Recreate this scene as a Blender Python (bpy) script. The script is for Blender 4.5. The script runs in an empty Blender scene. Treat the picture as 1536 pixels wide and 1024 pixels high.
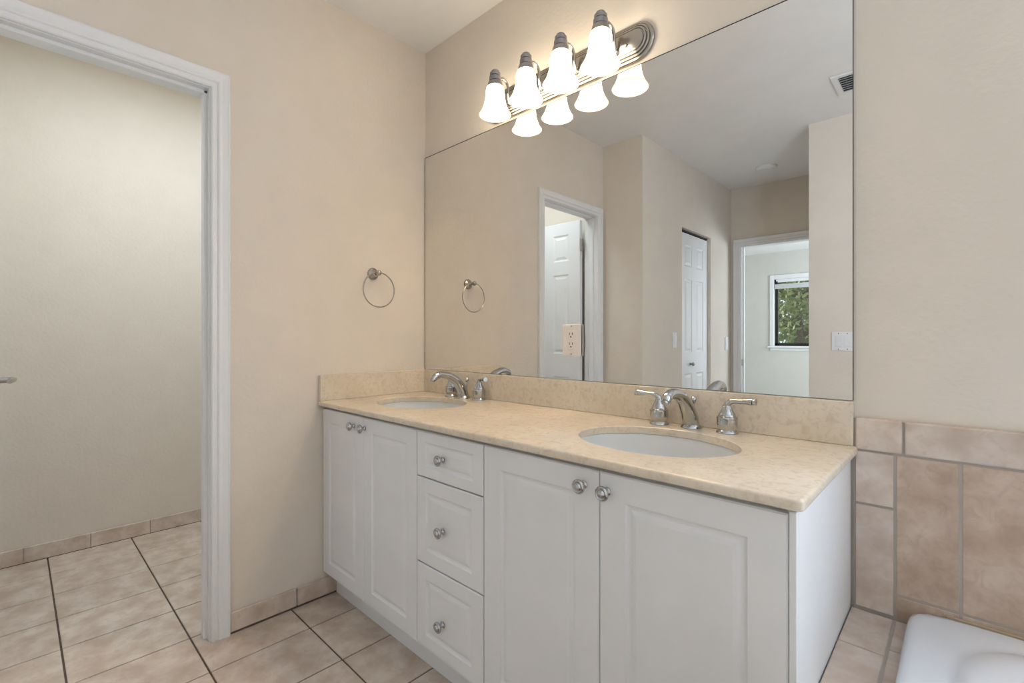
import bpy, bmesh, math, random
from mathutils import Vector, Matrix
random.seed(4)
S = bpy.context.scene
COL = S.collection
PI = math.pi

# ------------------------------------------------------------------ camera
cd = bpy.data.cameras.new('camera'); cam = bpy.data.objects.new('camera', cd); COL.objects.link(cam)
cd.sensor_width = 36; cd.lens = 36*711/1536; cd.shift_y = -5/1536; cd.clip_start = .02
cam.location = (1.899, -1.382, 1.055)
cam.rotation_euler = (PI/2, 0, math.asin(.6896))
S.camera = cam
# ------------------------------------------------------------------ exposure
S.view_settings.view_transform = 'Standard'; S.view_settings.look = 'None'
S.view_settings.gamma = 1; S.view_settings.use_curve_mapping = False
S.view_settings.exposure = 0.54
# ------------------------------------------------------------------ world and big lights
W = bpy.data.worlds.new('sky'); S.world = W; W.use_nodes = True
bg = W.node_tree.nodes['Background']; bg.inputs[0].default_value = (.72, .84, 1, 1); bg.inputs[1].default_value = 1.6
def area(name, loc, rot, sx, sy, power, color):
    l = bpy.data.lights.new(name, 'AREA'); l.shape = 'RECTANGLE'; l.size = sx; l.size_y = sy
    l.energy = power; l.color = color
    o = bpy.data.objects.new(name, l); COL.objects.link(o); o.location = loc; o.rotation_euler = rot; return o
COOL = (.72, .84, 1)
area('daylight_bath_window', (2.80, .22, 1.58), (-PI/2, 0, 0), 1.05, 1.1, 50, (.74, .83, 1))
area('bedroom_side_fill', (2.72, -5.4, 1.25), (0, PI/2+.35, 0), 1.2, 1.8, 130, (.80, .88, 1))  # added fill from the unseen side, tilted up to brighten the bedroom ceiling
area('toilet_room_fill', (-.45, -.80, 2.425), (0, 0, 0), .5, .9, 9.5, (.76, .88, .97))  # added fill without a fixture, brightens the toilet room from above
sl = bpy.data.lights.new('sun', 'SUN'); sl.energy = 2.6; sl.angle = .03; sl.color = (1, .93, .8)
so = bpy.data.objects.new('sun', sl); COL.objects.link(so); so.rotation_euler = (0, math.radians(-48), 0)

# ------------------------------------------------------------------ materials
def lin(c):
    return tuple(((v/255)/12.92 if v/255 <= .04045 else ((v/255+.055)/1.055)**2.4) for v in c) + (1,)
def mat(name, rgb, rough=.5, metal=0, rgb2=None, scale=8, bump=0, bscale=100, detail=4, spec=.5, emit=0, coat=0, island=0, veins=None, lo=.35, hi=.65, bdist=.001):
    m = bpy.data.materials.new(name); m.use_nodes = True
    nt = m.node_tree; N = nt.nodes; L = nt.links; p = N['Principled BSDF']
    p.inputs['Base Color'].default_value = lin(rgb); p.inputs['Roughness'].default_value = rough
    p.inputs['Metallic'].default_value = metal; p.inputs['Specular IOR Level'].default_value = spec
    p.inputs['Coat Weight'].default_value = coat; p.inputs['Coat Roughness'].default_value = .08
    tc = N.new('ShaderNodeTexCoord')
    col = None
    n = N.new('ShaderNodeTexNoise'); n.inputs['Scale'].default_value = scale; n.inputs['Detail'].default_value = detail
    L.new(tc.outputs['Object'], n.inputs['Vector'])
    r = N.new('ShaderNodeValToRGB'); r.color_ramp.elements[0].position = lo; r.color_ramp.elements[1].position = hi
    r.color_ramp.elements[0].color = lin(rgb)
    r.color_ramp.elements[1].color = lin(rgb2 if rgb2 else tuple(min(255, v+3) for v in rgb))
    L.new(n.outputs['Fac'], r.inputs[0]); col = r.outputs[0]
    if veins:
        n2 = N.new('ShaderNodeTexNoise'); n2.inputs['Scale'].default_value = veins[1]; n2.inputs['Detail'].default_value = 8
        n2.inputs['Distortion'].default_value = 1.2
        L.new(tc.outputs['Object'], n2.inputs['Vector'])
        r2 = N.new('ShaderNodeValToRGB'); e = r2.color_ramp.elements
        e[0].position = veins[2]; e[0].color = (0, 0, 0, 1); e[1].position = veins[3]; e[1].color = (1, 1, 1, 1)
        L.new(n2.outputs['Fac'], r2.inputs[0])
        mx = N.new('ShaderNodeMix'); mx.data_type = 'RGBA'; mf = N.new('ShaderNodeMath'); mf.operation = 'MULTIPLY'; mf.inputs[1].default_value = veins[4]
        L.new(r2.outputs[0], mf.inputs[0]); L.new(mf.outputs[0], mx.inputs['Factor'])
        L.new(col, mx.inputs[6]); mx.inputs[7].default_value = lin(veins[0]); col = mx.outputs[2]
    if island:
        g = N.new('ShaderNodeNewGeometry'); h = N.new('ShaderNodeHueSaturation')
        mr = N.new('ShaderNodeMapRange'); mr.inputs[3].default_value = 1-island; mr.inputs[4].default_value = 1+island
        L.new(g.outputs['Random Per Island'], mr.inputs[0]); L.new(mr.outputs[0], h.inputs['Value'])
        L.new(col, h.inputs['Color']); col = h.outputs[0]
    L.new(col, p.inputs['Base Color'])
    if bump:
        b = N.new('ShaderNodeBump'); b.inputs['Strength'].default_value = bump; b.inputs['Distance'].default_value = bdist
        nb = N.new('ShaderNodeTexNoise'); nb.inputs['Scale'].default_value = bscale; nb.inputs['Detail'].default_value = 3
        L.new(tc.outputs['Object'], nb.inputs['Vector']); L.new(nb.outputs['Fac'], b.inputs['Height'])
        L.new(b.outputs[0], p.inputs['Normal'])
    if emit:
        p.inputs['Emission Color'].default_value = lin(rgb); p.inputs['Emission Strength'].default_value = emit
    return m
M = {}
M['paint'] = mat('beige wall paint', (227, 217, 204), .75, bump=.5, bscale=75, bdist=.002, spec=.25)
M['paint_toilet'] = M['paint']
M['paint_bed'] = mat('pale grey wall paint', (214, 211, 204), .8, bump=.1, bscale=90)
M['ceiling'] = mat('ceiling paint', (240, 239, 237), .9, bump=.12, bscale=140, spec=.2)
M['trimw'] = mat('white trim paint', (236, 236, 236), .4, bump=.06, bscale=30)
M['cab'] = mat('white cabinet foil', (236, 237, 238), .42, bump=.03, bscale=200)
M['marble'] = mat('cream marble', (222, 209, 188), .26, rgb2=(232, 220, 201), scale=6, detail=9, coat=.1,
                  veins=((192, 168, 142), 52, .48, .70, .42), bump=.02)
M['tile'] = mat('beige pink ceramic tile', (198, 178, 162), .38, rgb2=(224, 210, 197), scale=13, detail=7, island=.05,
                veins=((192, 164, 142), 34, .48, .72, .4), bump=.15, bscale=60)
M['tilew'] = mat('tan wall tile', (178, 153, 132), .35, rgb2=(210, 189, 170), scale=12, detail=7, island=.04,
                 veins=((170, 144, 124), 34, .46, .7, .5), bump=.15, bscale=60)
M['grout'] = mat('grey grout', (176, 166, 156), .9, bump=.3, bscale=300)
M['groutd'] = mat('dark floor grout', (92, 76, 66), .95, rgb2=(112, 96, 84), scale=40, bump=.3, bscale=300)
M['chrome'] = mat('polished chrome', (186, 187, 188), .06, 1)
M['nickel'] = mat('brushed nickel', (176, 171, 165), .2, 1)
M['nickeld'] = mat('dark nickel socket', (158, 157, 162), .32, 1)
M['porcelain'] = mat('white porcelain', (232, 233, 232), .12, coat=.4)
M['acrylic'] = mat('white tub acrylic', (224, 226, 230), .2, coat=.3)
M['mirror'] = mat('mirror silver', (228, 227, 224), 0, 1)
M['mirror'].node_tree.nodes['Principled BSDF'].inputs['Roughness'].default_value = 0
M['edge'] = mat('mirror edge', (26, 24, 20), .6)
M['black'] = mat('black frame', (28, 28, 30), .4)
M['dark'] = mat('dark slot', (20, 18, 16), .7)
M['plastic'] = mat('white plastic', (238, 230, 222), .35)
M['plasticw'] = mat('cool white plastic', (232, 232, 232), .35)
M['shade'] = mat('frosted glass lit from inside', (255, 238, 210), .3, emit=6)
M['bulb'] = mat('bulb', (255, 236, 208), .3, emit=62)
_n = M['shade'].node_tree; _tc = _n.nodes.new('ShaderNodeTexCoord'); _sx = _n.nodes.new('ShaderNodeSeparateXYZ'); _mr = _n.nodes.new('ShaderNodeMapRange')
_mr.interpolation_type = 'SMOOTHSTEP'    # glass glows most beside the bulb, least at the flared rim
_n.links.new(_tc.outputs['Object'], _sx.inputs[0]); _n.links.new(_sx.outputs['Z'], _mr.inputs[0])
_mr.inputs[1].default_value = -.080; _mr.inputs[2].default_value = -.015; _mr.inputs[3].default_value = .75; _mr.inputs[4].default_value = 11
_n.links.new(_mr.outputs[0], _n.nodes['Principled BSDF'].inputs['Emission Strength'])
M['blind'] = mat('white blind', (235, 236, 238), .6)
M['leaf'] = mat('tree leaves', (108, 122, 80), .6, rgb2=(186, 188, 134), scale=1.6, island=.35)
M['bark'] = mat('bark', (92, 78, 62), .9, rgb2=(120, 104, 86), scale=20)
M['grass'] = mat('lawn', (96, 120, 60), .9, rgb2=(126, 142, 84), scale=6)
M['caulk'] = mat('aged caulk', (178, 158, 130), .6)
g = bpy.data.materials.new('window glass'); g.use_nodes = True
nt = g.node_tree; nt.nodes.clear()
o_ = nt.nodes.new('ShaderNodeOutputMaterial'); mx_ = nt.nodes.new('ShaderNodeMixShader'); t_ = nt.nodes.new('ShaderNodeBsdfTransparent'); gl_ = nt.nodes.new('ShaderNodeBsdfGlossy')
gl_.inputs['Roughness'].default_value = .02; mx_.inputs[0].default_value = .07; t_.inputs[0].default_value = (.93, .95, .95, 1)
nt.links.new(t_.outputs[0], mx_.inputs[1]); nt.links.new(gl_.outputs[0], mx_.inputs[2]); nt.links.new(mx_.outputs[0], o_.inputs[0])
M['glass'] = g

# ------------------------------------------------------------------ helpers
def obj(name, bm, m, parent=None, smooth=False, loc=None):
    bmesh.ops.recalc_face_normals(bm, faces=bm.faces[:])
    me = bpy.data.meshes.new(name); bm.to_mesh(me); bm.free()
    for x in (m if isinstance(m, (list, tuple)) else [m]): me.materials.append(M[x])
    if smooth:
        for p in me.polygons: p.use_smooth = True
        try: me.set_sharp_from_angle(angle=math.radians(smooth if smooth is not True else 35))
        except Exception: pass
    o = bpy.data.objects.new(name, me); COL.objects.link(o)
    if parent: o.parent = parent
    if loc: o.location = loc
    return o
def tag(o, label, cat, group=None, kind=None):
    o['label'] = label; o['category'] = cat
    if group: o['group'] = group
    if kind: o['kind'] = kind
    return o
def thing(name, label, cat, loc=(0, 0, 0), rz=0, group=None):
    o = bpy.data.objects.new(name, None); COL.objects.link(o); o.location = loc; o.rotation_euler = (0, 0, rz)
    o.empty_display_size = .1
    return tag(o, label, cat, group)
def struct(name, bm, m, parent=None, smooth=False):
    o = obj(name, bm, m, parent, smooth)
    if not parent: o['kind'] = 'structure'
    return o
def sroot(name, loc=(0, 0, 0)):
    o = bpy.data.objects.new(name, None); COL.objects.link(o); o.location = loc; o['kind'] = 'structure'; return o
def nb(): return bmesh.new()
def box(bm, x0, x1, y0, y1, z0, z1, bev=0, mi=0, seg=1):
    x0, x1 = sorted((x0, x1)); y0, y1 = sorted((y0, y1)); z0, z1 = sorted((z0, z1))
    vs = [bm.verts.new(c) for c in ((x0,y0,z0),(x1,y0,z0),(x1,y1,z0),(x0,y1,z0),(x0,y0,z1),(x1,y0,z1),(x1,y1,z1),(x0,y1,z1))]
    fs = [bm.faces.new([vs[i] for i in q]) for q in ((3,2,1,0),(4,5,6,7),(0,1,5,4),(1,2,6,5),(2,3,7,6),(3,0,4,7))]
    for f in fs: f.material_index = mi
    if bev:
        es = list({e for f in fs for e in f.edges})
        bmesh.ops.bevel(bm, geom=es, offset=bev, segments=seg, profile=.5, affect='EDGES', material=-1)
def boxes(lst, bev=0):
    bm = nb()
    for b in lst: box(bm, *b, bev=bev)
    return bm
def bridge(bm, a, b, mi=0):
    n = len(a); out = []
    for i in range(n):
        f = bm.faces.new((a[i], a[(i+1) % n], b[(i+1) % n], b[i])); f.material_index = mi; out.append(f)
    return out
def lathe(bm, prof, c=(0, 0, 0), axis='z', seg=32, close=True, mi=0):
    """prof: list of (radius, height) along the axis; poles allowed at the ends"""
    c = Vector(c); rings = []
    def P(r, h, a):
        u, v = r*math.cos(a), r*math.sin(a)
        return c + Vector({'z': (u, v, h), 'y': (u, -h, v), 'x': (h, u, v)}[axis])
    for r, h in prof:
        if r < 1e-6: rings.append([bm.verts.new(P(0, h, 0))])
        else: rings.append([bm.verts.new(P(r, h, 2*PI*i/seg)) for i in range(seg)])
    for a, b in zip(rings, rings[1:]):
        if len(a) == 1 and len(b) == 1: continue
        if len(a) == 1:
            for i in range(seg): bm.faces.new((a[0], b[i], b[(i+1) % seg])).material_index = mi
        elif len(b) == 1:
            for i in range(seg): bm.faces.new((b[0], a[i], a[(i+1) % seg])).material_index = mi
        else: bridge(bm, a, b, mi)
    if close:
        for r in (rings[0], rings[-1]):
            if len(r) > 2: bm.faces.new(r).material_index = mi
def smoothpath(pts, rad, n=6):
    P = [Vector(p) for p in pts]; out = []; ro = []
    for i in range(len(P)-1):
        p0 = P[max(i-1, 0)]; p1 = P[i]; p2 = P[i+1]; p3 = P[min(i+2, len(P)-1)]
        for k in range(n):
            t = k/n
            out.append(.5*((2*p1)+(-p0+p2)*t+(2*p0-5*p1+4*p2-p3)*t*t+(-p0+3*p1-3*p2+p3)*t**3))
            ro.append(rad[i]*(1-t)+rad[i+1]*t)
    out.append(P[-1]); ro.append(rad[-1]); return out, ro
def tube(bm, pts, rad, seg=16, closed=False, smooth=True, cap=True):
    if not isinstance(rad, (list, tuple)): rad = [rad]*len(pts)
    if smooth and not closed: pts, rad = smoothpath(pts, rad)
    pts = [Vector(p) for p in pts]; n = len(pts); rings = []; up = None
    for i in range(n):
        if closed: t = pts[(i+1) % n]-pts[i-1]
        else: t = pts[min(i+1, n-1)]-pts[max(i-1, 0)]
        t.normalize()
        if up is None:
            up = Vector((0, 0, 1)) if abs(t.z) < .9 else Vector((1, 0, 0))
        u = (up - t*up.dot(t)).normalized(); v = t.cross(u); up = u
        rings.append([bm.verts.new(pts[i]+(u*math.cos(a)+v*math.sin(a))*rad[i]) for a in (2*PI*k/seg for k in range(seg))])
    for a, b in zip(rings, rings[1:]): bridge(bm, a, b)
    if closed: bridge(bm, rings[-1], rings[0])
    elif cap: bm.faces.new(rings[0]); bm.faces.new(rings[-1])
def copy_tree(o, parent=None):
    c = o.copy(); COL.objects.link(c); c.parent = parent
    for ch in [x for x in bpy.data.objects if x.parent == o]: copy_tree(ch, c)
    return c
def panel_slab(bm, w, h, th, xs, zs, panels, rings, back=True, edge=.0025):
    """slab in local coords x 0..w, z 0..h, front at y=0 facing -y, back at y=th. xs/zs grid lines; panels = set of cells."""
    def face_side(y0, sgn):
        V = {}
        def vert(x, z, d=0):
            k = (round(x, 5), round(z, 5), round(d, 5))
            if k not in V: V[k] = bm.verts.new((x, y0+sgn*d, z))
            return V[k]
        X = [edge]+list(xs)+[w-edge]; Z = [edge]+list(zs)+[h-edge]
        for i in range(len(X)-1):
            for j in range(len(Z)-1):
                a, b, c, d = X[i], X[i+1], Z[j], Z[j+1]
                if (i, j) in panels:
                    prev = None
                    for ins, dep in rings:
                        cur = [vert(a+ins, c+ins, dep), vert(b-ins, c+ins, dep), vert(b-ins, d-ins, dep), vert(a+ins, d-ins, dep)]
                        if prev: bridge(bm, prev, cur)
                        prev = cur
                    bm.faces.new(prev)
                else: bm.faces.new([vert(a, c), vert(b, c), vert(b, d), vert(a, d)])
        # outline in order
        out = [vert(x, Z[0]) for x in X] + [vert(X[-1], z) for z in Z[1:]] + [vert(x, Z[-1]) for x in reversed(X[:-1])] + [vert(X[0], z) for z in reversed(Z[1:-1])]
        return out
    f = face_side(0, 1)
    def ring(y):
        r = []
        for v in f:
            x = 0 if v.co.x < edge*1.5 else (w if v.co.x > w-edge*1.5 else v.co.x)
            z = 0 if v.co.z < edge*1.5 else (h if v.co.z > h-edge*1.5 else v.co.z)
            r.append(bm.verts.new((x, y, z)))
        return r
    r1 = ring(edge); r2 = ring(th-edge if back else th)
    bridge(bm, f, r1); bridge(bm, r1, r2)
    if back: bridge(bm, r2, face_side(th, -1))
    else: bm.faces.new(r2)

# ------------------------------------------------------------------ the room shell
H = 2.44; FX, FY = .175, -.638; TX, TY = .2465, .3168     # floor tile grid
DT = 1.935                                               # toilet doorway head
WX0, WX1, WZ0, WZ1 = 2.25, 3.35, 1.05, 2.12
struct('wall_front', boxes([(-1.394, -1.0, 0, .094, 0, H), (-1.0, WX0, 0, .094, 0, H), (WX0, WX1, 0, .094, 0, WZ0), (WX0, WX1, 0, .094, WZ1, H), (WX1, 3.6, 0, .094, 0, H)]), 'paint')
struct('wall_left', boxes([(-.094, 0, -.903, 0, 0, H), (-.094, 0, -1.512, -.903, DT, H), (-.094, 0, -1.58, -1.512, 0, H)]), 'paint')
struct('wall_return', boxes([(-1.294, .317, -1.674, -1.58, 0, H)]), 'paint')
struct('wall_hall_left', boxes([(.223, .317, -2.205, -1.674, 0, H), (.223, .317, -2.785, -2.205, 1.92, H), (.223, .317, -3.275, -2.785, 0, H)]), 'paint')
struct('wall_hall_end', boxes([(-2.5, .40, -3.369, -3.275, 0, H), (.40, 1.09, -3.369, -3.275, 1.91, H), (1.09, 2.594, -3.369, -3.275, 0, H)]), 'paint')
struct('wall_hall_right', boxes([(1.173, 1.267, -3.275, -2.28, 0, H)]), 'paint')
struct('wall_rear', boxes([(1.173, 3.6, -2.28, -2.186, 0, H)]), 'paint')
struct('wall_right', boxes([(3.5, 3.594, -2.186, 0, 0, H)]), 'paint')
struct('wall_toilet_far', boxes([(-1.388, -1.294, -3.275, 0, 0, H)]), 'paint_toilet')
BX0, BX1, BZ0, BZ1 = -.315, .78, .93, 2.0
struct('wall_bedroom_far', boxes([(-2.5, BX0, -7.2, -7.1, 0, H), (BX1, 2.594, -7.2, -7.1, 0, H), (BX0, BX1, -7.2, -7.1, 0, BZ0), (BX0, BX1, -7.2, -7.1, BZ1, H)]), 'paint_bed')
struct('wall_bedroom_left', boxes([(-2.594, -2.5, -7.2, -3.275, 0, H)]), 'paint_bed')
struct('wall_bedroom_right', boxes([(2.5, 2.594, -4.5, -3.369, 0, H), (2.5, 2.594, -7.1, -6.3, 0, H), (2.5, 2.594, -6.3, -4.5, 0, .75), (2.5, 2.594, -6.3, -4.5, 2.05, H)]), 'paint_bed')
struct('ceiling', boxes([(-2.6, 3.62, -7.2, .1, H, H+.12)]), 'ceiling')

# tiled floor: real tiles over a grout bed
bm = nb()
box(bm, -1.39, 3.6, -3.3, 0, -.06, -.0035, mi=1)
i0 = math.floor((-1.294-FX)/TX); i1 = math.ceil((3.5-FX)/TX); j0 = math.floor((-3.275-FY)/TY); j1 = math.ceil((0-FY)/TY)
for i in range(i0, i1):
    for j in range(j0, j1):
        a, b = max(FX+i*TX+.0028, -1.294), min(FX+(i+1)*TX-.0028, 3.5)
        c, d = max(FY+j*TY+.0028, -3.275), min(FY+(j+1)*TY-.0028, 0)
        if b-a > .004 and d-c > .004: box(bm, a, b, c, d, -.012, 0, bev=.0012)
struct('floor', bm, ['tile', 'groutd'])
struct('floor_bedroom', boxes([(-2.5, 2.5, -7.1, -3.3, -.06, 0)]), 'paint_bed')

def base_tiles(name, pieces, m='tile'):
    bm = nb()
    for p in pieces: box(bm, *p, bev=.002)
    struct(name, bm, m)
L_ = []
for a, b in ((-.852, -.6195), (-.6165, -.4), (-.398, -.17), (-.168, -.03)): L_.append((.001, .011, a, b, .007, .076))
base_tiles('baseboard_left', L_)
T_ = []; y = -1.578
for yy in (-1.353, -1.1165, -.8745, -.634, -.39, -.15, -.002):
    T_.append((-1.293, -1.283, y+.0015, yy-.0015, .002, .074)); y = yy
base_tiles('baseboard_toilet', T_)
# dark joints between tiles
bm = nb()
for yy in (-1.353, -1.1165, -.8745, -.634, -.39, -.15): box(bm, -1.2935, -1.286, yy-.002, yy+.002, 0, .072)
struct('trim_5', bm, 'grout')
bm = nb(); box(bm, .0005, .0098, -.852, -.03, .0002, .0068); box(bm, -1.2935, -1.2845, -1.578, -.01, .0002, .003); struct('trim_7', bm, 'groutd')

# ---- casings ----
CAS = [(0, 0), (0, .010), (.004, .013), (.010, .013), (.013, .010), (.018, .0105), (.022, .015), (.026, .0165), (.034, .015), (.050, .018), (.0545, .020), (.058, .017), (.058, 0)]
def casing(name, f, a, b, top, parent, prof=CAS, m='trimw', sc=1.0):
    """f(u, out, z) -> world. a<b opening edges along u"""
    bm = nb(); st = []
    for base in ('a0', 'a1', 'b1', 'b0'):
        r = []
        for o, d in prof:
            o *= sc
            u = a-o if base[0] == 'a' else b+o
            z = 0 if base[1] == '0' else top+o
            r.append(bm.verts.new(f(u, d, z)))
        st.append(r)
    for p, q in zip(st, st[1:]):
        for i in range(len(p)-1): bm.faces.new((p[i], p[i+1], q[i+1], q[i]))
    bm.faces.new(st[0]); bm.faces.new(st[-1])
    return obj(name, bm, m, parent)
d1 = sroot('door_1')
casing('door_casing', lambda u, d, z: (d, u, z), -1.503, -.911, DT-.009, d1)
bm = nb()                                  # jamb lining with door stop
box(bm, -.095, .001, -.9145, -.903, 0, DT-.012)
box(bm, -.095, .001, -1.512, -1.500, 0, DT-.012)
box(bm, -.095, .001, -1.512, -.903, DT-.012, DT)
box(bm, -.058, -.024, -.925, -.911, 0, DT-.012, bev=.002)
box(bm, -.058, -.024, -1.504, -1.489, 0, DT-.012, bev=.002)
box(bm, -.058, -.024, -1.502, -.912, DT-.023, DT-.008, bev=.002)
obj('jamb', bm, 'trimw', d1)
casing('door_casing', lambda u, d, z: (-.094-d, u, z), -1.503, -.911, DT-.009, d1)
# bedroom doorway
d2 = sroot('door_2')
casing('door_casing', lambda u, d, z: (u, -3.275+d, z), .405, 1.085, 1.905, d2, sc=1.1)
bm = nb()
box(bm, .40, .412, -3.369, -3.275, 0, 1.905); box(bm, 1.078, 1.09, -3.369, -3.275, 0, 1.905); box(bm, .40, 1.09, -3.369, -3.275, 1.898, 1.91)
box(bm, .412, .422, -3.335, -3.305, 0, 1.898)
obj('jamb', bm, 'trimw', d2)
bm = nb(); box(bm, .4121, .4145, -3.303, -3.278, .80, .86, bev=.0008); obj('strike_plate', bm, 'nickeld', d2)

# ---- six panel doors ----
RING6 = [(0, 0), (.006, .004), (.012, .0055), (.016, .0055), (.034, .001), (.036, .001)]
def six_panel(bm, w, h, th=.035):
    st = .1*w/.57; cm = .085*w/.57
    x1 = st; x2 = (w-cm)/2; x3 = (w+cm)/2; x4 = w-st
    zs = [.16, .76, .93, 1.52, 1.62, h-.09]
    cells = {(i, j) for i in (1, 3) for j in (1, 3, 5)}
    panel_slab(bm, w, h, th, [x1, x2, x3, x4], zs, cells, RING6)
# toilet door, hinged on the far jamb and swung open into the toilet room
ang = math.radians(1.5)
d3 = sroot('door_3', (-.118, -1.497, .008)); d3.rotation_euler = (0, 0, PI-ang)
# local: leaf runs along +x (towards -x world), thickness towards +y world = -y local
bm = nb(); six_panel(bm, .565, DT-.03)
for v in bm.verts: v.co.y -= .036
obj('door_leaf', bm, 'trimw', d3)
for z in (.2, 1.0, 1.68):
    bm = nb(); lathe(bm, [(0, 0), (.006, 0), (.0065, .003), (.0065, .087), (.006, .09), (0, .09)], (-.008, -.034, z), seg=12)
    box(bm, -.012, -.0005, -.032, -.004, z+.002, z+.088)
    obj('hinge', bm, 'nickel', d3, True)
hb = nb()                                   # lever handle on the face towards the vanity
lathe(hb, [(.031, 0), (.031, .004), (.026, .009), (.012, .012), (.0105, .05)], (.505, -.036, .895), axis='y', seg=24)
tube(hb, [(.505, -.08, .895), (.505, -.090, .895), (.497, -.098, .895), (.48, -.1, .896), (.43, -.099, .897), (.395, -.094, .896)], [.0105, .0105, .0105, .010, .009, .008], seg=12)
obj('lever_handle', hb, 'nickel', d3, 50)
# closet door in the hall
d4 = sroot('door_4', (.292, -2.781, .01)); d4.rotation_euler = (0, 0, PI/2)
bm = nb(); six_panel(bm, .570, 1.885, .03)
for v in bm.verts: v.co.y = v.co.y            # front faces +x after the quarter turn
obj('door_leaf', bm, 'trimw', d4)
bm = nb(); lathe(bm, [(0, .034), (.010, .033), (.016, .026), (.016, .020), (.008, .013), (.007, .003), (.014, 0)], (.36, 0, .835), axis='y', seg=20)
obj('door_knob', bm, 'nickel', d4, True)
bm = nb(); box(bm, .224, .285, -2.785, -2.205, 1.905, 1.918); obj('gap_strip', bm, 'black').__setitem__('kind', 'structure')  # black strip standing in for the dark gap above the closet leaf
bpy.data.objects['gap_strip'].name = 'trim_6'

# ---- bedroom window ----
w1 = sroot('window_1')
bm = nb()
for b in ((BX0-.062, BX0, -7.1, -7.08, BZ0, BZ1+.07), (BX1, BX1+.062, -7.1, -7.08, BZ0, BZ1+.07), (BX0, BX1, -7.1, -7.08, BZ1, BZ1+.07)): box(bm, *b, bev=.004)
obj('window_casing', bm, 'trimw', w1)
bm = nb(); box(bm, BX0-.09, BX1+.09, -7.1, -7.04, BZ0-.03, BZ0, bev=.005); box(bm, BX0-.06, BX1+.06, -7.1, -7.085, BZ0-.075, BZ0-.03, bev=.003); obj('window_sill', bm, 'trimw', w1)
bm = nb()
for b in ((BX0, BX0+.045, -7.18, -7.14, BZ0, BZ1), (BX1-.045, BX1, -7.18, -7.14, BZ0, BZ1), (BX0, BX1, -7.18, -7.14, BZ0, BZ0+.045), (BX0, BX1, -7.18, -7.14, BZ1-.045, BZ1)): box(bm, *b)
obj('window_frame', bm, 'black', w1)
bm = nb(); box(bm, BX0+.045, BX1-.045, -7.163, -7.158, BZ0+.045, BZ1-.045); obj('pane', bm, 'glass', w1)
bl = thing('window_blind', 'white blind gathered up at the head of the bedroom window, seen in the mirror', 'blind', (0, 0, 0))
bm = nb(); box(bm, BX0+.03, BX1-.02, -7.125, -7.085, BZ1-.05, BZ1-.002, bev=.003); obj('headrail', bm, 'blind', bl)
bm = nb()
for k in range(8): box(bm, BX0+.01, BX1-.02, -7.13, -7.082, BZ1-.15+k*.009, BZ1-.144+k*.009)
obj('gathered_slats', bm, 'blind', bl)
bm = nb(); box(bm, BX0+.03, BX0+.055, -7.084, -7.078, BZ1-.075, BZ1-.035); obj('bracket', bm, 'black', bl)
# bathroom window, and an unseen side window added to let light into the bedroom
def simple_window(name, axis, p0, p1, a, b, z0, z1):
    r = sroot(name); bm = nb()
    def bb(u0, u1, za, zb, d0, d1):
        if axis == 'x': return (d0, d1, u0, u1, za, zb)
        return (u0, u1, d0, d1, za, zb)
    for q in ((a, a+.04, z0, z1), (b-.04, b, z0, z1), (a, b, z0, z0+.04), (a, b, z1-.04, z1), ((a+b)/2-.015, (a+b)/2+.015, z0, z1)): box(bm, *bb(*q, p0, p1))
    obj('window_frame', bm, 'trimw', r)
    bm = nb(); m_ = (p0+p1)/2; box(bm, *bb(a+.04, b-.04, z0+.04, z1-.04, m_-.002, m_+.002)); obj('pane', bm, 'glass', r)
simple_window('window_2', 'y', .03, .07, WX0, WX1, WZ0, WZ1)
simple_window('bedroom_fill_window', 'x', 2.53, 2.57, -6.3, -4.5, .75, 2.05)

# ------------------------------------------------------------------ vanity
VF = -.512
van = thing('vanity_cabinet', 'long white double vanity cabinet with raised panel doors and drawers under the marble top', 'cabinet', (0, 0, 0))
bm = nb()
for b in ((.002, .02, -.492, -.003, .10, .776), (.02, 1.687, -.47, -.003, .10, .118), (.02, 1.687, -.018, -.003, .118, .776),
          (.645, .660, -.475, -.018, .118, .776), (.963, .978, -.475, -.018, .118, .776),
          (.002, 1.687, -.457, -.44, 0, .10), (.02, 1.687, -.492, -.474, .752, .776)): box(bm, *b)
obj('body', bm, 'cab', van)
bm = nb(); box(bm, 1.687, 1.7045, -.500, -.003, 0, .776, bev=.0015); obj('side_panel', bm, 'cab', van)
bm = nb(); box(bm, 1.6935, 1.7045, -.513, -.5, .10, .773, bev=.001); obj('edge_strip', bm, 'cab', van)
RD = [(0, 0), (.003, .0034), (.007, .0052), (.011, .0052), (.018, .0022), (.025, .0010), (.028, .0010)]
knob_me = None
def knob(parent, x, z):
    global knob_me
    if knob_me is None:
        bm = nb()
        lathe(bm, [(.0095, 0), (.0095, .002), (.0060, .004), (.0050, .012), (.0062, .015), (.0140, .0165), (.0162, .020), (.0155, .0235), (.0125, .0255), (.0118, .0245), (.0095, .0245), (.0085, .027), (.0050, .0295), (0, .030)], axis='y', seg=28)
        o = obj('knob', bm, 'chrome', parent, 60); knob_me = o.data
    else:
        o = bpy.data.objects.new('knob', knob_me); COL.objects.link(o); o.parent = parent
    o.location = (x, 0, z)
def front(name, x0, x1, z0, z1, kx, kz, inx=.062, inz=.055):
    w, h = x1-x0, z1-z0
    bm = nb(); panel_slab(bm, w, h, .019, [inx, w-inx], [inz, h-inz], {(1, 1)}, RD, back=False, edge=.003)
    o = obj(name, bm, 'cab', van, loc=(x0, VF, z0)); knob(o, kx-x0, kz-z0)
ZB, ZT = .103, .768
front('door', .004, .3272, ZB, ZT, .262, .730, .055, .05)
front('door', .3288, .6555, ZB, ZT, .327+.012, .731, .055, .05)
front('drawer', .659, .9615, .628, ZT, .79, .697, .04, .032)
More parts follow.
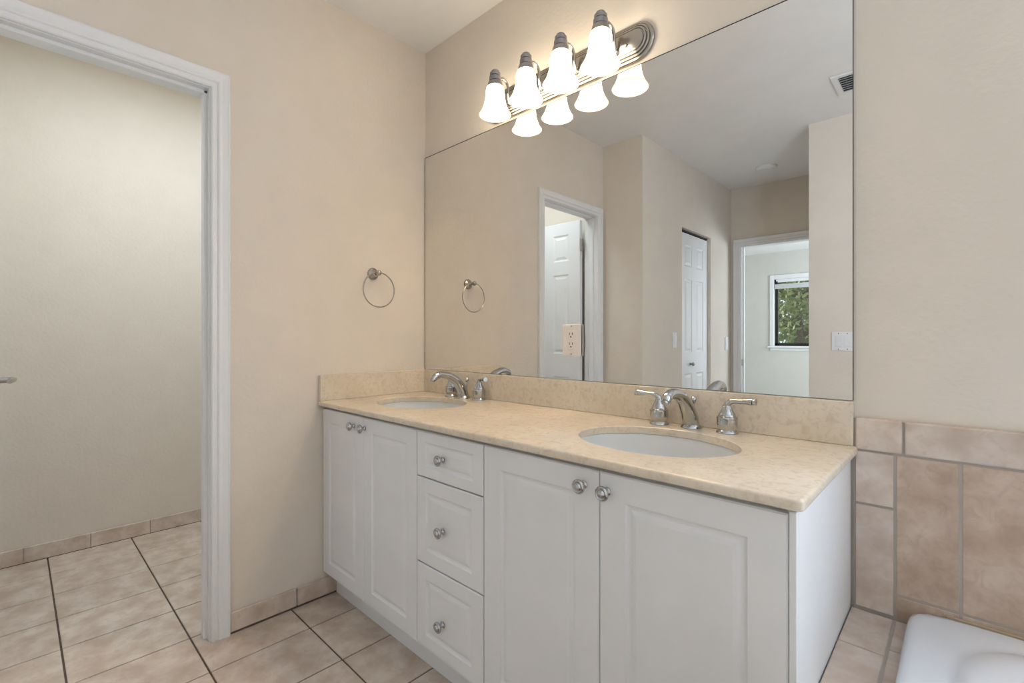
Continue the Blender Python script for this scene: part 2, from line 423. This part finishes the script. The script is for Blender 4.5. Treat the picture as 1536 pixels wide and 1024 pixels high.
front('drawer', .659, .9615, .362, .6245, .79, .486, .045, .042)
front('drawer', .659, .9615, ZB, .3585, .79, .212, .045, .042)
front('door', .965, 1.3289, ZB, ZT, 1.290, .731)
front('door', 1.3306, 1.692, ZB, ZT, 1.350, .729)

# countertop with two oval cut-outs
SINKS = [(.335, -.262, .200, .158), (1.335, -.270, .202, .160)]
ct = thing('countertop', 'cream marble vanity top with two oval basin cut-outs and a low marble backsplash', 'countertop', (0, 0, 0))
def outline(ins):
    x0, x1, y0, y1 = .0015, 1.718-ins, -.531+ins, -.0015; r = max(.012-ins, .003); pts = []
    pts.append((x0, y1)); n = 24
    for k in range(n+1): pts.append((x0, y1+(y0-y1)*(k+1)/(n+1)))
    for k in range(1, 30): pts.append((x0+(x1-r-x0)*k/30, y0))
    for k in range(7):
        a = -PI/2+k*PI/12; pts.append((x1-r+r*math.cos(a), y0+r+r*math.sin(a)))
    for k in range(1, 12): pts.append((x1, y0+r+(y1-y0-r)*k/12))
    pts.append((x1, y1))
    for k in range(1, 24): pts.append((x1+(x0-x1)*k/24, y1))
    return pts
bm = nb()
prof = [(.006, .8), (.003, .7992), (.001, .7975), (0, .795), (0, .785), (.001, .782), (.003, .7805), (.006, .78)]
loops = [[bm.verts.new((x, y, z)) for x, y in outline(i)] for i, z in prof]
for a, b in zip(loops, loops[1:]): bridge(bm, a, b)
def ell(c, dz, k=0, n=64): return [bm.verts.new((c[0]+(c[2]+k)*math.cos(2*PI*i/n), c[1]+(c[3]+k)*math.sin(2*PI*i/n), dz)) for i in range(n)]
tops = [loops[0]]; bots = [loops[-1]]
for s in SINKS:
    a = ell(s, .8, .002); b = ell(s, .7985); c = ell(s, .78); bridge(bm, a, b); bridge(bm, b, c); tops.append(a); bots.append(c)
def fill(ls):
    es = []
    for l in ls:
        for i in range(len(l)):
            e = bm.edges.get((l[i], l[(i+1) % len(l)])) or bm.edges.new((l[i], l[(i+1) % len(l)])); es.append(e)
    bmesh.ops.triangle_fill(bm, use_beauty=True, use_dissolve=False, edges=es, normal=(0, 0, 1))
fill(tops); fill(bots)
obj('marble_slab', bm, 'marble', ct, 30)
bm = nb(); box(bm, .0205, 1.7105, -.0205, -.0015, .8003, .905, bev=.002, seg=2); obj('backsplash', bm, 'marble', ct)
bm = nb(); box(bm, .0015, .0200, -.529, -.0015, .8003, .905, bev=.002, seg=2); obj('side_splash', bm, 'marble', ct)

sink_first = None
def sink(c, label):
    t = thing('sink_basin', label, 'sink', (c[0], c[1], .7785), group='oval undermount basins')
    bm = nb(); n = 64; R = []
    a, b = c[2]+.003, c[3]+.003
    def ring(ka, kb, z): R.append([bm.verts.new((ka*math.cos(2*PI*i/n), kb*math.sin(2*PI*i/n), z)) for i in range(n)])
    ring(a+.018, b+.018, -.012); ring(a+.018, b+.018, 0); ring(a, b, 0)
    for k in range(1, 13):
        q = k/13; s = (1-q**2.6)**(1/2.2); ring(max(a*s, .022), max(b*s, .022), -.148*q)
    ring(.021, .021, -.149)
    for p, q in zip(R, R[1:]): bridge(bm, p, q)
    # outer skin
    R2 = []
    for k in range(0, 12):
        q = k/12; s = (1-q**2.6)**(1/2.2); R2.append([bm.verts.new((max((a+.008)*s, .03)*math.cos(2*PI*i/n), max((b+.008)*s, .03)*math.sin(2*PI*i/n), -.012-.148*q)) for i in range(n)])
    bridge(bm, R[0], R2[0])
    for p, q in zip(R2, R2[1:]): bridge(bm, p, q)
    bridge(bm, R2[-1], R[-1])
    obj('bowl', bm, 'porcelain', t, 60)
    bm = nb(); lathe(bm, [(0, -.146), (.016, -.146), (.02, -.1445), (.0208, -.146), (.0208, -.16), (0, -.16)], seg=24); obj('drain', bm, 'chrome', t, 50)
    return t
sink(SINKS[0], 'oval white undermount basin in the marble top near the towel ring wall')
sink(SINKS[1], 'oval white undermount basin in the marble top nearest the bathtub')

def faucet(label, sx, hl, hr, al, ar, sy=-.052):
    t = thing('faucet', label, 'faucet', (sx, sy, .8005), group='widespread chrome faucets')
    bm = nb()
    lathe(bm, [(.0285, 0), (.0285, .003), (.0265, .007), (.0215, .011), (.0195, .014)], seg=28)
    tube(bm, [(0, 0, .010), (0, -.006, .028), (0, -.020, .052), (0, -.046, .079), (0, -.082, .099), (0, -.120, .106), (0, -.148, .0995), (0, -.160, .088)],
         [.0215, .0225, .0210, .0185, .0160, .0145, .0140, .0122], seg=20)
    obj('spout', bm, 'chrome', t, 50)
    bm = nb(); tube(bm, [(0, -.1575, .092), (0, -.164, .0835)], [.0098, .0098], seg=16, smooth=False); sp = obj('aerator', bm, 'nickel', t, 50)
    bm = nb(); tube(bm, [(0, .016, .008), (0, .018, .07)], [.0028, .0028], seg=10, smooth=False)
    lathe(bm, [(0, 0), (.004, .001), (.006, .005), (.008, .011), (.007, .017), (.003, .021), (0, .022)], (0, .0185, .066), seg=16)
    obj('lift_rod', bm, 'chrome', t, 50)
    for dx, an in ((hl-sx, al), (hr-sx, ar)):
        bm = nb()
        lathe(bm, [(.0275, 0), (.0275, .003), (.0255, .006), (.022, .009), (.0220, .012), (.0250, .017), (.0262, .026), (.0262, .036), (.0268, .040), (.0262, .043), (.0225, .045), (.0215, .049), (.0185, .054), (.0150, .061), (.0118, .068), (.0105, .073), (0, .076)], (0, 0, 0), seg=28)
        h = obj('handle', bm, 'chrome', t, 45, loc=(dx, -.058-sy, 0))
        bm = nb(); ca, sa = math.cos(an), math.sin(an)
        P = [(0, .066), (.001, .076), (.008, .083), (.018, .0865), (.030, .087), (.060, .089), (.066, .089)]
        tube(bm, [(u*ca, u*sa, z) for u, z in P], [.0095, .0085, .0075, .0068, .0062, .0092, .0096], seg=14)
        tube(bm, [(.0665*ca, .0665*sa, .089), (.074*ca, .074*sa, .0895)], [.0075, .0088], seg=14, smooth=False)
        obj('lever', bm, 'chrome', h, 50)
    return t
faucet('chrome two handle faucet behind the basin near the towel ring wall', .362, .270, .450, PI, math.radians(-22), sy=-.066)
faucet('chrome two handle faucet behind the basin nearest the bathtub', 1.337, 1.243, 1.438, PI+math.radians(10), math.radians(-4))

# ------------------------------------------------------------------ mirror, outlet
bm = nb(); box(bm, .004, 1.7095, -.0065, -.0015, .9065, 1.929, mi=1)
bm.faces.ensure_lookup_table()
ff = [f for f in bm.faces if f.calc_center_median().y < -.006][0]
X0, X1, Z0, Z1 = .004, 1.7095, .9065, 1.929; t_ = .0032
bm.faces.remove(ff)
O = [bm.verts.new(p) for p in ((X0, -.0065, Z0), (X1, -.0065, Z0), (X1, -.0065, Z1), (X0, -.0065, Z1))]
I = [bm.verts.new(p) for p in ((X0+t_, -.0066, Z0+.0002), (X1-.0012, -.0066, Z0+.0002), (X1-.0012, -.0066, Z1-t_), (X0+t_, -.0066, Z1-t_))]
bridge(bm, O, I, 1); bm.faces.new(I).material_index = 0
mir = tag(obj('wall_mirror', bm, ['mirror', 'edge']), 'large frameless wall mirror above the double vanity', 'mirror')
def device_plate(name, label, cat, place, w, h, style, m='plasticw'):
    """local: x along wall, -y out, z up, origin at centre of the back"""
    loc, rz = place
    t = thing(name, label, cat, loc, rz)
    bm = nb(); box(bm, -w/2, w/2, -.0065, 0, -h/2, h/2, bev=.0025, seg=2); obj('cover_plate', bm, m, t)
    if style == 'outlet':
        bm = nb(); box(bm, -.017, .017, -.0085, -.005, -.034, .034, bev=.0015)
        r = obj('receptacle', bm, m, t)
        bm = nb()
        for zc in (.0185, -.0165):
            for dx in (-.0065, .0065): box(bm, dx-.0012, dx+.0012, -.0088, -.006, zc, zc+.008)
            lathe(bm, [(.0026, 0), (.0026, .003)], (0, -.0060, zc-.007), axis='y', seg=12)
        obj('slot', bm, 'dark', r)
        for zc in (.0495, -.0495):
            bm = nb(); lathe(bm, [(.0028, 0), (.0028, .0010)], (0, -.0063, zc), axis='y', seg=12); obj('screw', bm, 'nickel', t)
    else:
        k = 2 if style == 'double' else 1
        for i in range(k):
            xc = 0 if k == 1 else (-.023, .023)[i]
            bm = nb(); box(bm, xc-.0165, xc+.0165, -.0085, -.005, -.0335, .0335, bev=.0015); obj('rocker', bm, m, t)
            for zc in (.0485, -.0485):
                bm = nb(); lathe(bm, [(.0028, 0), (.0028, .0012)], (xc, -.0060, zc), axis='y', seg=10); obj('screw', bm, 'nickel', t)
    return t
bm = None
t = device_plate('wall_outlet', 'white rectangular power outlet mounted through the mirror above the marble backsplash', 'outlet', ((.890, -.0075, 1.048), 0), .078, .112, 'outlet', 'plastic')
# deep box collar that lifts the plate off the mirror
bm = nb(); box(bm, -.033, .033, -.0035, .0008, -.05, .05); obj('mounting_collar', bm, 'edge', t)
for ch in t.children:
    if ch.name.startswith(('cover', 'recept', 'screw')): ch.location.y = -.0035
device_plate('light_switch', 'white double rocker switch on the rear wall, mirrored at the right edge of the mirror', 'light switch', ((1.357, -2.1855, 1.035), PI), .118, .118, 'double')
device_plate('light_switch', 'white single switch between the wall corner and the closet door, seen in the mirror', 'light switch', ((.3175, -2.065, 1.04), PI/2), .07, .118, 'single')
device_plate('light_switch', 'white single switch between the closet door and the bedroom doorway, seen in the mirror', 'light switch', ((.3175, -3.155, 1.005), PI/2), .07, .118, 'single')

# ------------------------------------------------------------------ towel ring
tr = thing('towel_ring', 'nickel towel ring on a round stepped mount on the beige wall left of the mirror', 'towel ring', (.0005, -.285, 1.34))
bm = nb(); lathe(bm, [(.0265, 0), (.0265, .004), (.0235, .007), (.0235, .010), (.019, .013), (.016, .0145), (.0115, .019), (.009, .027), (.0085, .040), (.0115, .046), (.0125, .052), (.010, .059), (.005, .062), (0, .063)], axis='x', seg=28)
obj('mount', bm, 'nickel', tr, 45)
bm = nb(); P = []
for k in range(64):
    a = 2*PI*k/64; P.append((.050, .002+.0755*math.sin(a), -.074+.0755*math.cos(a)))
tube(bm, P, .0028, seg=10, closed=True); obj('ring', bm, 'nickel', tr, True)

# ------------------------------------------------------------------ vanity light
vl = thing('vanity_light', 'four lamp nickel wall light with frosted bell shades above the mirror', 'wall light', (.826, -.0005, 2.004))
bm = nb(); hw = .375
def stad(r, y, n=20):
    c = hw-.062; pts = []
    for k in range(n+1):
        a = -PI/2+PI*k/n; pts.append((c+r*math.cos(a), y, r*math.sin(a)))
    for k in range(n+1):
        a = PI/2+PI*k/n; pts.append((-c+r*math.cos(a), y, r*math.sin(a)))
    return [bm.verts.new(p) for p in pts]
pr = [(.062, 0), (.062, -.006), (.059, -.010), (.054, -.011), (.053, -.009), (.051, -.009), (.050, -.014), (.046, -.016), (.044, -.013), (.042, -.013), (.041, -.019), (.037, -.021), (.035, -.018), (.033, -.018), (.032, -.0225), (.029, -.0235)]
R = [stad(r, y) for r, y in pr]
for a, b in zip(R, R[1:]): bridge(bm, a, b)
bm.faces.new(R[0]); bm.faces.new(R[-1])
obj('backplate', bm, 'nickel', vl, 25)
for x in (-.27, .287):
    bm = nb(); lathe(bm, [(.006, 0), (.006, .004), (.003, .007), (0, .0075)], (x, -.023, -.008), axis='y', seg=14); obj('finial', bm, 'nickel', vl, 50)
proto = None
for i, lx in enumerate((.587, .747, .906, 1.065)):
    dx = lx-.826
    if proto is None:
        bm = nb()
        tube(bm, [(.012, -.020, -.018), (.012, -.030, -.016), (.014, -.038, .000), (.014, -.040, .028), (.012, -.046, .052), (.007, -.064, .064), (.002, -.084, .058)], [.0055]*7, seg=10)
        lathe(bm, [(.012, 0), (.012, .003), (.008, .007), (.006, .010)], (.012, -.0235, -.018), axis='y', seg=16)
        A = obj('arm', bm, 'nickel', vl, 50)
        bm = nb()
        lathe(bm, [(0, .087), (.011, .0865), (.0145, .084), (.0145, .078), (.0185, .077), (.0205, .075), (.0205, .064), (.0175, .063), (.0175, .0605), (.0232, .060), (.0232, .056), (.0232, .044), (.0205, .043), (.0205, .041), (.026, .040), (.0275, .037), (.029, .018), (.0315, .014), (0, .013)], (0, -.098, 0), seg=28)
        B = obj('socket_cap', bm, 'nickeld', vl, 40)
        bm = nb()
        outp = [(.010, .026), (.026, .0245), (.0325, .018), (.0355, .006), (.0365, -.012), (.038, -.028), (.042, -.045), (.0475, -.060), (.054, -.073), (.0605, -.083), (.0625, -.086)]
        inp = [(.0605, -.0865), (.052, -.074), (.0455, -.061), (.040, -.046), (.036, -.028), (.0345, -.012), (.0335, .004), (.030, .015), (.020, .020), (.010, .020)]
        lathe(bm, outp+inp, (0, -.098, 0), seg=36, close=False)
        Cc = obj('lamp_shade', bm, 'shade', vl, 60)
        bm = nb(); lathe(bm, [(.012, .012), (.013, .0), (.020, -.014), (.024, -.028), (.020, -.042), (.010, -.050), (0, -.052)], (0, -.098, 0), seg=20, close=False)
        D = obj('bulb', bm, 'bulb', Cc, 60)
        proto = (A, B, Cc, D)
        for o in (A, B, Cc): o.location.x = dx
    else:
        for o in proto[:3]:
            c = o.copy(); COL.objects.link(c); c.location.x = dx
            if o is proto[2]:
                d = proto[3].copy(); COL.objects.link(d); d.parent = c

# ------------------------------------------------------------------ ceiling things in the mirror
cv = thing('ceiling_vent', 'white louvred air vent in the ceiling, mirrored near the top right of the mirror', 'air vent', (1.55, -1.745, H-.0005))
bm = nb()
for b in ((-.165, .165, -.125, -.095, -.008, 0), (-.165, .165, .095, .125, -.008, 0), (-.165, -.135, -.095, .095, -.008, 0), (.135, .165, -.095, .095, -.008, 0)): box(bm, *b, bev=.002)
obj('frame', bm, 'plasticw', cv)
bm = nb(); box(bm, -.135, .135, -.095, .095, -.002, -.0005); obj('backing', bm, 'dark', cv)
for k in range(7):
    bm = nb(); y = -.081+k*.027
    vs = [bm.verts.new(p) for p in ((-.135, y-.009, -.003), (.135, y-.009, -.003), (.135, y+.009, -.015), (-.135, y+.009, -.015), (-.135, y-.008, -.0015), (.135, y-.008, -.0015), (.135, y+.0105, -.014), (-.135, y+.0105, -.014))]
    for q in ((0,1,2,3), (7,6,5,4), (0,4,5,1), (1,5,6,2), (2,6,7,3), (3,7,4,0)): bm.faces.new([vs[j] for j in q])
    obj('slat', bm, 'plasticw', cv)
sd = thing('smoke_detector', 'flat round white detector on the hallway ceiling, seen in the mirror', 'smoke detector', (.745, -2.83, H-.0005))
bm = nb(); lathe(bm, [(.078, 0), (.078, -.008), (.072, -.018), (.06, -.024), (0, -.026)], seg=36); obj('housing', bm, 'ceiling', sd, 40)
bm = nb(); lathe(bm, [(.05, -.0255), (.05, -.0285), (.03, -.030), (0, -.031)], seg=24); obj('sensor_cap', bm, 'plasticw', sd, 40)

# ------------------------------------------------------------------ tiled tub wall, deck and tub
def tiles_xz(bm, lst, y0, y1, g=.0028, bev=.0012):
    for x0, x1, z0, z1 in lst: box(bm, x0+g, x1-g, y0, y1, z0+g, z1-g, bev=bev, seg=2)
bm = nb()
box(bm, 1.7105, 3.5, -.0088, -.0005, .40, .866, mi=1)
lst = [(1.712, 1.787, .424, .668), (1.712, 1.787, .668, .7925)]
tr_ = [(1.712, 1.802)]; x = 1.802
while x < 3.49: tr_.append((x, min(x+.317, 3.5))); x += .317
x = 1.787; xs = [(1.787, 1.895)]; x = 1.895
while x < 3.49: xs.append((x, min(x+TX, 3.5))); x += TX
big = [(a, b, .475, .7925) for a, b in xs] + [(a, b, .40, .475) for a, b in xs]
tiles_xz(bm, lst, -.012, -.003)
for a, b in tr_: box(bm, a+.002, b-.002, -.014, -.0005, .7925+.002, .868, bev=.004, seg=3)
tiles_xz(bm, big, -.010, -.003)
struct('trim_1', bm, ['tile', 'grout'])
# the tan field tiles get their own colour
o = bpy.data.objects['trim_1']; o.data.materials.append(M['tilew'])
for p in o.data.polygons:
    c = p.center
    if p.material_index == 0 and c.x > 1.7875 and c.z < .7925: p.material_index = 2
DZ = .42; TXL, TXR, TYF, TYB = 1.812, 3.36, -.925, -.013
bm = nb()
box(bm, 1.7065, 1.82, -1.02, -.0005, 0, DZ-.0025, mi=1); box(bm, 1.82, 3.5, -1.02, -.925, 0, DZ-.0025, mi=1); box(bm, 3.355, 3.5, -.925, -.0005, 0, DZ-.0025, mi=1)
ys = [-.013, -.182, -.498, -.814, -1.03]
for a, b in zip(ys, ys[1:]): box(bm, 1.7075, 1.7845, b+.0024, a-.0024, DZ-.012, DZ, bev=.0014)
ys = [-.013, -.150, -.466, -.782, -.93]
for a, b in zip(ys, ys[1:]): box(bm, 1.7895, 1.835, b+.0024, a-.0024, DZ-.012, DZ, bev=.0014)
x = 1.7887
while x < 3.49:
    b = min(x+TY, 3.5); box(bm, x, b-.003, -1.03, -.933, DZ-.012, DZ, bev=.0014)
    box(bm, x, b-.003, -1.03, -1.02, .002, DZ-.013, bev=.0014); x += TY
box(bm, 3.34, 3.5, -.93, -.002, DZ-.012, DZ, bev=.0014)
struct('trim_2', bm, ['tile', 'grout'])

tub = thing('bathtub', 'white drop-in bathtub with a rounded oval well, set in the tiled deck beside the vanity', 'bathtub', (0, 0, 0))
bm = nb(); cx, cy = (TXL+TXR)/2, (TYF+TYB)/2; ha, hb_ = (TXR-TXL)/2, (TYB-TYF)/2
n = 240
def sup(a, b, e, k):
    t = 2*PI*k/n; c, s_ = math.cos(t), math.sin(t)
    # same polar direction for every ring: direction from the outer box
    dx, dy = c*ha, s_*hb_
    r = ((abs(dx)/a)**e+(abs(dy)/b)**e)**(-1/e)
    return dx*r, dy*r
def tring(a, b, e, z):
    return [bm.verts.new((cx+p[0], cy+p[1], z)) for p in (sup(a, b, e, k) for k in range(n))]
wa, wb = ha-.062, hb_-.022
T = [(ha-.006, hb_-.006, 30, .4205), (ha, hb_, 30, .432), (ha, hb_, 30, .449), (ha-.003, hb_-.003, 30, .458), (ha-.010, hb_-.008, 26, .4635), (ha-.022, hb_-.012, 18, .465),
     (wa-.0, wb-.002, 7, .460), (wa-.006, wb-.005, 6.5, .4585), (wa-.014, wb-.012, 6, .463), (wa-.024, wb-.022, 5.5, .4705), (wa-.04, wb-.038, 5, .473), (wa-.062, wb-.058, 4.6, .468), (wa-.078, wb-.072, 4.4, .450),
     (wa-.09, wb-.082, 4.2, .41), (wa-.115, wb-.098, 4, .30), (wa-.15, wb-.118, 3.8, .17), (wa-.19, wb-.145, 3.6, .105), (wa-.26, wb-.20, 3.4, .085), (wa-.45, wb-.33, 3, .08)]
R = [tring(*t) for t in T]
for a, b in zip(R, R[1:]): bridge(bm, a, b)
bm.faces.new(R[-1])
obj('tub_shell', bm, 'acrylic', tub, 60)
bm = nb(); lathe(bm, [(0, .086), (.026, .086), (.030, .083), (.030, .081)], (2.1, cy, 0), seg=24, close=False); obj('drain', bm, 'chrome', tub, 50)
# aged caulk line between tub and wall tiles
bm = nb(); box(bm, TXL+.06, TXR-.01, -.0145, -.0102, .44, .4655, bev=.0015); struct('trim_3', bm, 'caulk')

# ------------------------------------------------------------------ outside
bm = nb(); box(bm, -30, 30, -45, -7.25, -.4, -.3); struct('ground', bm, 'grass')
def tree(loc, h, r, seed, label):
    rnd = random.Random(seed)
    t = thing('tree', label, 'tree', loc, group='trees outside the bedroom window')
    bm = nb(); tube(bm, [(0, 0, 0), (.08, .03, h*.3), (-.05, 0, h*.55), (.1, .05, h*.8)], [.17, .13, .1, .05], seg=10)
    for k in range(7):
        a = k*2.4; z = h*(.3+.06*k); tube(bm, [(0, 0, z), (math.cos(a)*r*.4, math.sin(a)*r*.4, z+.35), (math.cos(a)*r*.8, math.sin(a)*r*.8, z+.5)], [.06, .04, .015], seg=6)
    obj('trunk', bm, 'bark', t, True)
    bm = nb(); cl = []
    for k in range(60):
        a = rnd.uniform(0, 2*PI); q = rnd.random()**.5*r; cl.append((q*math.cos(a), q*math.sin(a), h*rnd.uniform(.12, 1.0), rnd.uniform(.35, .6)))
    for _ in range(8000):
        c = rnd.choice(cl); d = Vector((rnd.gauss(0, 1), rnd.gauss(0, 1), rnd.gauss(0, 1))).normalized()*c[3]*rnd.random()**.4
        p = Vector(c[:3])+d; s_ = rnd.uniform(.05, .1)
        u = Vector((rnd.gauss(0, 1), rnd.gauss(0, 1), rnd.gauss(0, 1))).normalized(); v = u.orthogonal().normalized()
        vs = [bm.verts.new(p+u*s_), bm.verts.new(p+v*s_*.5), bm.verts.new(p-u*s_), bm.verts.new(p-v*s_*.5)]
        bm.faces.new(vs)
    me = bpy.data.meshes.new('crown'); bm.to_mesh(me); bm.free(); me.materials.append(M['leaf'])
    o = bpy.data.objects.new('crown', me); COL.objects.link(o); o.parent = t
for i, (x, y, h, r, l) in enumerate(((-1.15, -12.2, 4.4, 1.3, 'leafy green tree nearest the bedroom window, filling it in the mirror'),
                                  (-1.9, -17.2, 5.6, 2.0, 'taller green tree standing behind the one nearest the bedroom window'))):
    tree((x, y, -.3), h, r, i+3, l)
